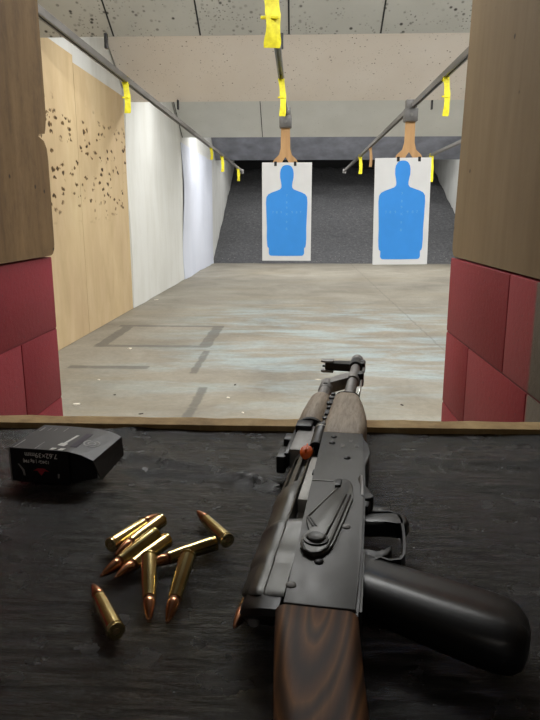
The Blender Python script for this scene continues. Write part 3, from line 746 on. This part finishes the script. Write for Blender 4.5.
# recoil guide button and rear block, its black painting the cover's shaded rear face
bm = B(); loft(bm, [[(u*mm, (s0+(36-w)*.9)*mm, w*mm) for u, w in ((-2.5,37.5-k),(-12,37-k),(-25,32-k),(-30+k,23),(-28+k,18),(-16,14),(-2.5,13))] for s0, k in ((-7, 5), (-2, 1.6), (6, 1), (22, 1))]); obj('shaded_rear_block', bm, 'gun_black', rifle, smooth=50)
bu, bs = L(257, 611, 21)
bm = cyl(B(), (bu, bs-.012, .021), (bu, bs+.006, .021), 3.6*mm, 18, 1*mm); obj('recoil_button', bm, 'gun_grey', rifle, smooth=40)
# selector lever
lv = [L(x, y, 43) for x, y in ((300,546),(301,538),(305,533),(310,529),(306,519),(308,514),(320,503),(331,492),(341,480),(345,478),(350,480),(353,485),(353,497),(346,514),(333,543),(329,549),(322,553),(313,554),(305,551))]
bm = prism(B(), lv, .0406, .0425, .0005); sel = obj('selector_lever', bm, 'gun_cover', rifle, smooth=40)
rid = [L(x, y, 44) for x, y in ((302,541),(304,548),(311,551.5),(320,551),(327,546),(332,536),(341,515),(350,494))]
bm = tube(B(), [(u, s_, .0427) for u, s_ in rid], .0012, 8); obj('lever_ridge', bm, 'gun', sel, smooth=True)
rid = [L(x, y, 44) for x, y in ((325,535),(335,515),(346,493))]
bm = tube(B(), [(u, s_, .0426) for u, s_ in rid], .0009, 8); obj('lever_ridge', bm, 'gun', sel, smooth=True)
rid = [L(x, y, 44) for x, y in ((309,514),(322,501),(337,487))]
bm = tube(B(), [(u, s_, .0426) for u, s_ in rid], .0008, 8); obj('lever_ridge', bm, 'gun_grey', sel, smooth=True)
for dx in (0, 3.2):
    a = L(307.5+dx, 517, 43); b = L(313+dx, 525.5, 43)
    bm = tube(B(), [(*a, .0424), (*b, .0424)], .0008, 8); obj('stop_groove', bm, 'gun_black', sel)
pu, ps = L(316, 537.5, 44)
bm = lathe(B(), [(0,8.8*mm),(1.2*mm,8.6*mm),(1.5*mm,7.2*mm),(1.6*mm,6.6*mm),(3.0*mm,6.2*mm),(3.4*mm,5.4*mm),(3.0*mm,3.6*mm),(2.6*mm,.3*mm)], (pu, ps, .0424), (0,0,1), 28); obj('pivot_boss', bm, 'gun', sel, smooth=35)
a = L(359, 476, 43); b = L(362, 500, 36)
bm = B(); loft(bm, [[(a[0]-.001, a[1], .040), (a[0]+.001, a[1], .040), (a[0]+.003, a[1], .044), (a[0]+.001, a[1], .0445)], [(b[0]-.001, b[1], .034), (b[0]+.001, b[1], .034), (b[0]+.001, b[1], .0405), (b[0]-.001, b[1], .0405)]]); obj('finger_tab', bm, 'gun_grey', sel)
a = L(343, 481, 43)
rbox(a[0]*1000-6, a[0]*1000-1, a[1]*1000-12, a[1]*1000+2, 40.3, 44.5, .8, 'gun_black', 'lever_stop', sel)
# below the receiver: magazine well lip, catch, guard, trigger
bm = prism(B(), mmp([(33,228),(38,224),(41.5,238),(42,262),(39,286),(35,300),(32,302)]), 8*mm, 36*mm, 2*mm); obj('magazine_well_lip', bm, 'gun_black', rifle, smooth=40)
bm = prism(B(), mmp([(38,150),(44,150),(46,162),(45,182),(41,190),(38,190)]), 12*mm, 33*mm, 1.5*mm); obj('hinge_lug', bm, 'gun_black', rifle, smooth=40)
bm = cyl(B(), (42*mm, 166*mm, 14*mm), (42*mm, 166*mm, 35*mm), 6*mm, 16, .8*mm); obj('hinge_pin', bm, 'gun_black', rifle, smooth=40)
def Lm(pts, w): return [L(x, y, w) for x, y in pts]
# magazine catch: rounded black paddle ending in a hook
bm = prism(B(), Lm(((361,515),(372,513.5),(392,513),(401,514),(407,517),(409,522),(406,526),(401,526),(398,522),(385,524),(372,524),(361,523)), 26), 14*mm, 27*mm, 3*mm, 3); obj('magazine_catch', bm, 'polymer', rifle, smooth=45)
gp = Lm(((358,512),(372,512),(390,512),(398,515),(401.5,521),(403.5,532),(404.5,545),(404,555),(400,560),(390,561),(380,558),(370,562)), 26)
bm = strip(B(), gp, 15*mm, 27*mm, 2.0*mm); obj('trigger_guard', bm, 'gun_black', rifle, smooth=45)
tp_ = Lm(((360,546),(368,549),(377,551),(386,549),(391.5,543)), 26); tp2 = Lm(((392,547),(389,553),(380,557),(370,556),(360,553)), 26)
bm = prism(B(), tp_+tp2, 17*mm, 25*mm, 1.6*mm); obj('trigger', bm, 'gun_black', rifle, smooth=45)
a = L(381, 507, 22)
bm = B(); box(bm, (42*mm, a[1]-.009, 12*mm), (a[0]+.007, a[1]+.006, 20*mm), 1.5*mm); lathe(bm, [(0,3.2*mm),(1*mm,3*mm),(1.6*mm,.3*mm)], (a[0], a[1]-.002, 20*mm), (0,0,1), 14); obj('guard_rivet', bm, 'gun', rifle, smooth=40)
# pistol grip
pairs = [((361,556),(358,612)), ((372,560),(364,613)), ((392,567),(381,621)), ((420,576),(410,633)), ((451,585),(441,646)), ((482,594),(472,658)), ((506,602),(496,666)), ((519,611),(513,668)), ((528,624),(523,664)), ((531,637),(529,652))]
hw = [13, 14, 14.5, 15, 15.5, 16, 16, 15, 12, 6]
bm = B(); rings = []
for (t_, b_2), h_ in zip(pairs, hw):
    a = Vector(L(*t_, 19)); b = Vector(L(*b_2, 19)); c = (a+b)/2; e = (b-a)/2; ring = []
    for i in range(28):
        th = 2*PI*i/28; cc, ss = math.cos(th), math.sin(th)
        x_ = math.copysign(abs(cc)**.8, cc); z_ = math.copysign(abs(ss)**.75, ss)
        if z_ > 0:
            k_ = min(1, max(0, (x_+.15)/.5)); k_ = k_*k_*(3-2*k_); z_ *= .60+.40*k_      # shallower toward the front strap
        p = c+e*x_*(.93 if x_ > 0 else 1); ring.append((p.x, p.y, (19.5+h_*z_)*mm))
    rings.append(ring)
loft(bm, rings); obj('pistol_grip', bm, 'polymer', rifle, smooth=50)
bm = B()
strip(bm, Lm(((356,548),(354.5,580),(354,614)), 36), 10*mm, 37.5*mm, 3*mm); strip(bm, Lm(((363,549),(361,580),(359.5,612)), 34), 10*mm, 34*mm, 3*mm); obj('grip_tang', bm, 'gun', rifle, smooth=40)
# stock
def rsec(s_, u0, u1, w0, w1, r_=6, sk=0):
    out = []; r_ = min(r_, (u1-u0)/2.1, (w1-w0)/2.1)
    for cx_, cz_, a0 in ((u1-r_, w1-r_, 0), (u0+r_, w1-r_, PI/2), (u0+r_, w0+r_, PI), (u1-r_, w0+r_, 1.5*PI)):
        for k in range(6):
            a = a0+PI/2*k/5; out.append(((cx_+r_*math.cos(a))*mm, (s_+sk*((cx_+r_*math.cos(a))-u0)/(u1-u0))*mm, (cz_+r_*math.sin(a))*mm))
    return out
st = [(-.8,-3,42,6,39,5),(-3,-4,44,5,40.6,6),(-30,0,47,4,42,8),(-60,5,50.5,3,43,10),(-90,10.5,55,2,43,12),(-130,15,68,0,43,16),(-180,19,92,0,43,16),(-225,22,118,0,43,16),(-232,24,117,2,41,14)]
bm = loft(B(), [rsec(s_, a, b, c, d, r_) for s_, a, b, c, d, r_ in st]); stk = obj('wooden_stock', bm, 'walnut', rifle, smooth=50)
bm = loft(B(), [rsec(-232, 22,119,0,43,16), rsec(-236, 22,119,0,43,16), rsec(-238, 25,116,3,40,14)]); obj('butt_plate', bm, 'gun_black', stk, smooth=50)
# lower handguard (wood)
hg = [(304,-7.5,33,3,40,5),(309,-9,34.5,1,41.5,7),(340,-10.5,36.5,0,42,9),(380,-10,34.5,0,41,10),(430,-10,29,1,39.5,10),(462,-9.5,24,2,38.5,10),(470,-8,21.5,5,37,9)]
bm = loft(B(), [rsec(s_, a, b, c, d, r_) for s_, a, b, c, d, r_ in hg]); obj('lower_handguard', bm, 'handguard', rifle, smooth=50)
bm = loft(B(), [rsec(470,-8.5,22.5,4,38,9), rsec(478,-8,21,5,36,9)]); obj('handguard_cap', bm, 'gun_black', rifle, smooth=50)
# upper handguard around the gas tube
def half(s_, c, r_, w):
    return [((c+r_*math.cos(a))*mm, s_*mm, (w+r_*math.sin(a))*mm) for a in [2*PI*i/24 for i in range(24)]]
bm = loft(B(), [half(352,-26.5,15,23), half(356,-27,16.5,23), half(400,-27,16.5,23), half(462,-26,15,23), half(468,-26,13.5,23)]); obj('upper_handguard', bm, 'handguard', rifle, smooth=50)
bm = B()
lathe(bm, [(0,14.5*mm),(1*mm,16.8*mm),(7*mm,16.8*mm),(8*mm,14.5*mm)], (-26.5*mm, 345*mm, 23*mm), (0,1,0), 24); obj('handguard_ferrule', bm, 'gun_black', rifle, smooth=40)
bm = B()
for k in range(9):
    s_ = 352+k*14; w_ = .5+(k % 2)*1.5
    box(bm, ((-13.5-w_)*mm, s_*mm, 26*mm), ((-8.5+w_*.5)*mm, (s_+9)*mm, (34+(k%3))*mm), 1.5*mm)
obj('handguard_gap_shade', bm, 'gun_black', rifle, smooth=40)  # shade in the ragged gap between handguards, built as black blocks
# rear sight block and its leaf
bm = B(); box(bm, (-38*mm, 266*mm, 10*mm), (-12*mm, 342*mm, 33*mm), 3*mm); obj('rear_sight_block', bm, 'gun_grey', rifle, smooth=40)
bm = B(); box(bm, (-42*mm, 262*mm, 14*mm), (-37*mm, 338*mm, 30*mm), 1.5*mm); sl_ = obj('sight_leaf', bm, 'gun_black', rifle, smooth=40)
rbox(-49, -40, 256, 286, 10, 28, 1.5, 'gun_black', 'sight_slider', sl_)
rbox(-49, -40, 302, 322, 12, 30, 1.5, 'gun_black', 'sight_drum', sl_)
rbox(-40, -22, 325, 346, 22, 38, 2, 'gun_black', 'sight_spring_seat', sl_)
bm = B(); lathe(bm, [(0,6*mm),(1*mm,7*mm),(50*mm,7*mm),(52*mm,7.8*mm),(62*mm,7.8*mm),(64*mm,6*mm)], (-11.5*mm, 270*mm, 33*mm), (0,1,0), 24); obj('gas_tube_latch', bm, 'gun_black', rifle, smooth=40)
bm = B(); lathe(bm, [(0,7.9*mm),(3*mm,7.9*mm)], (-11.5*mm, 322*mm, 33*mm), (0,1,0), 24); obj('latch_collar', bm, 'steel_bright', rifle, smooth=40)
# barrel, gas block, front sight, muzzle, cleaning rod
BU, BW = 7.5, 24
bm = lathe(B(), [(0,8*mm),(110*mm,7.6*mm),(112*mm,8.6*mm),(140*mm,8.6*mm),(142*mm,7.4*mm),(195*mm,7.2*mm)], (BU*mm, 474*mm, BW*mm), (0,1,0), 24); obj('barrel', bm, 'gun_grey', rifle, smooth=40)
bm = B()
lathe(bm, [(0,8*mm),(2*mm,9.5*mm),(38*mm,9.5*mm),(41*mm,7*mm)], (-27*mm, 520*mm, 23*mm), (0,1,0), 20)
prism(bm, mmp([(-27,530),(-20,536),(-6,566),(BU,572),(BU,604),(-4,604),(-20,580),(-27,560)]), 15*mm, 31*mm, 3*mm)
lathe(bm, [(0,10*mm),(30*mm,10*mm)], (BU*mm, 572*mm, BW*mm), (0,1,0), 20)
gb = obj('gas_block', bm, 'gun_grey', rifle, smooth=40)
bm = cyl(B(), (-27*mm, 528*mm, 30*mm), (-27*mm, 528*mm, 33*mm), 3.2*mm, 12); obj('gas_vent', bm, 'gun_black', gb)
bm = lathe(B(), [(0,8*mm),(56*mm,8*mm)], (-27*mm, 466*mm, 23*mm), (0,1,0), 20); obj('gas_tube', bm, 'gun_grey', rifle, smooth=40)
rbox(14, 23, 586, 606, 14, 34, 2, 'gun_black', 'rod_lug')
bm = B(); lathe(bm, [(0,9.5*mm),(1*mm,10.5*mm),(34*mm,10.5*mm),(35*mm,9*mm)], (BU*mm, 660*mm, BW*mm), (0,1,0), 24)
prism(bm, mmp([(4,662),(-20,666),(-41,668),(-43,682),(-20,690),(4,692)]), 17*mm, 29*mm, 2*mm)
box(bm, (8*mm, 664*mm, 14*mm), (22*mm, 690*mm, 32*mm), 3*mm)
fs = obj('front_sight_base', bm, 'gun_black', rifle, smooth=40)
bm = B()
for w0, w1 in ((13, 16.5), (29.5, 32.5)): prism(bm, mmp([(-28,666),(-44,666),(-48,670),(-48,680),(-44,684),(-28,684)]), w0*mm, w1*mm, 1*mm)
obj('sight_hood', bm, 'gun_grey', fs, smooth=40)
bm = cyl(B(), (-28*mm, 675*mm, 22*mm), (-46*mm, 675*mm, 22*mm), 1.6*mm, 10); obj('sight_post', bm, 'gun_black', fs)
bm = lathe(B(), [(0,8.5*mm),(1.5*mm,10*mm),(24*mm,10*mm),(26*mm,8.5*mm),(26*mm,4*mm),(20*mm,3.9*mm)], (BU*mm, 694*mm, BW*mm), (0,1,0), 24); obj('muzzle_nut', bm, 'gun_grey', rifle, smooth=40)
bm = tube(B(), [(20*mm, s_*mm, 24*mm) for s_ in (470, 560, 640, 712)], 1.8*mm, 10); obj('cleaning_rod', bm, 'steel_bright', rifle, smooth=True)
# chamber flag
fu, fs_ = L(306.5, 450.5, 41)
r = empty('chamber_flag', (0,0,0)); r.parent = None
P = Vector((RO.x, RO.y, 0))+Vector((uv.x, uv.y, 0))*fu+Vector((sv.x, sv.y, 0))*fs_; r.location = (P.x, P.y, ZC+.0385); r.rotation_euler = (0,0,-TH)
tag(r, 'orange plastic chamber flag stuck in the rifle action', 'chamber flag')
bm = B(); rings = []
for k in range(13):
    t = k/12; a = -PI/2+PI*t
    s_ = .0098*math.sin(a); rr = math.cos(a)
    rings.append([(.0062*max(rr, .04)*math.cos(b)*(1-.25*math.sin(a)*.6), s_, .0036*max(rr, .04)*math.sin(b)+.003*rr+.002*math.sin(a)) for b in [2*PI*i/20 for i in range(20)]])
loft(bm, rings); obj('flag_head', bm, 'orange', r, smooth=50)
bm = box(B(), (-.0008, -.008, .004), (.0008, .008, .0076), .0005); obj('flag_rib', bm, 'orange', r)

# ------------------------------------------------------------------ light: dim booth lamp, dim surroundings
lr = empty('ceiling_light', (-.1, -.55, 2.38)); tag(lr, 'dim lamp on the booth ceiling behind the shooter', 'ceiling light')
bm = box(B(), (-.45, -.1, 0), (.45, .1, .035), .008); obj('housing', bm, 'white_metal', lr)
ld = bpy.data.lights.new('booth_lamp', 'AREA'); ld.shape = 'RECTANGLE'; ld.size = .8; ld.size_y = .18; ld.energy = 1.0; ld.color = (1, .93, .84)
l = bpy.data.objects.new('booth_lamp', ld); C.objects.link(l); l.location = (-.1, -.55, 2.36)
w = bpy.data.worlds.new('dim_room'); bpy.context.scene.world = w; w.use_nodes = True
w.node_tree.nodes['Background'].inputs[0].default_value = (.9, .88, .85, 1); w.node_tree.nodes['Background'].inputs[1].default_value = .07

cam = bpy.data.cameras.new('camera'); co = bpy.data.objects.new('camera', cam); C.objects.link(co)
cam.sensor_fit = 'VERTICAL'; cam.sensor_height = 36; cam.lens = 36*FPX/720; cam.clip_start = .01
Rm = Matrix((CR, CU, -CF)).transposed().to_4x4(); Rm.translation = CAM; co.matrix_world = Rm
sc = bpy.context.scene; sc.camera = co
sc.view_settings.view_transform = 'Standard'; sc.view_settings.look = 'None'; sc.view_settings.gamma = 1; sc.view_settings.use_curve_mapping = False
sc.view_settings.exposure = 0
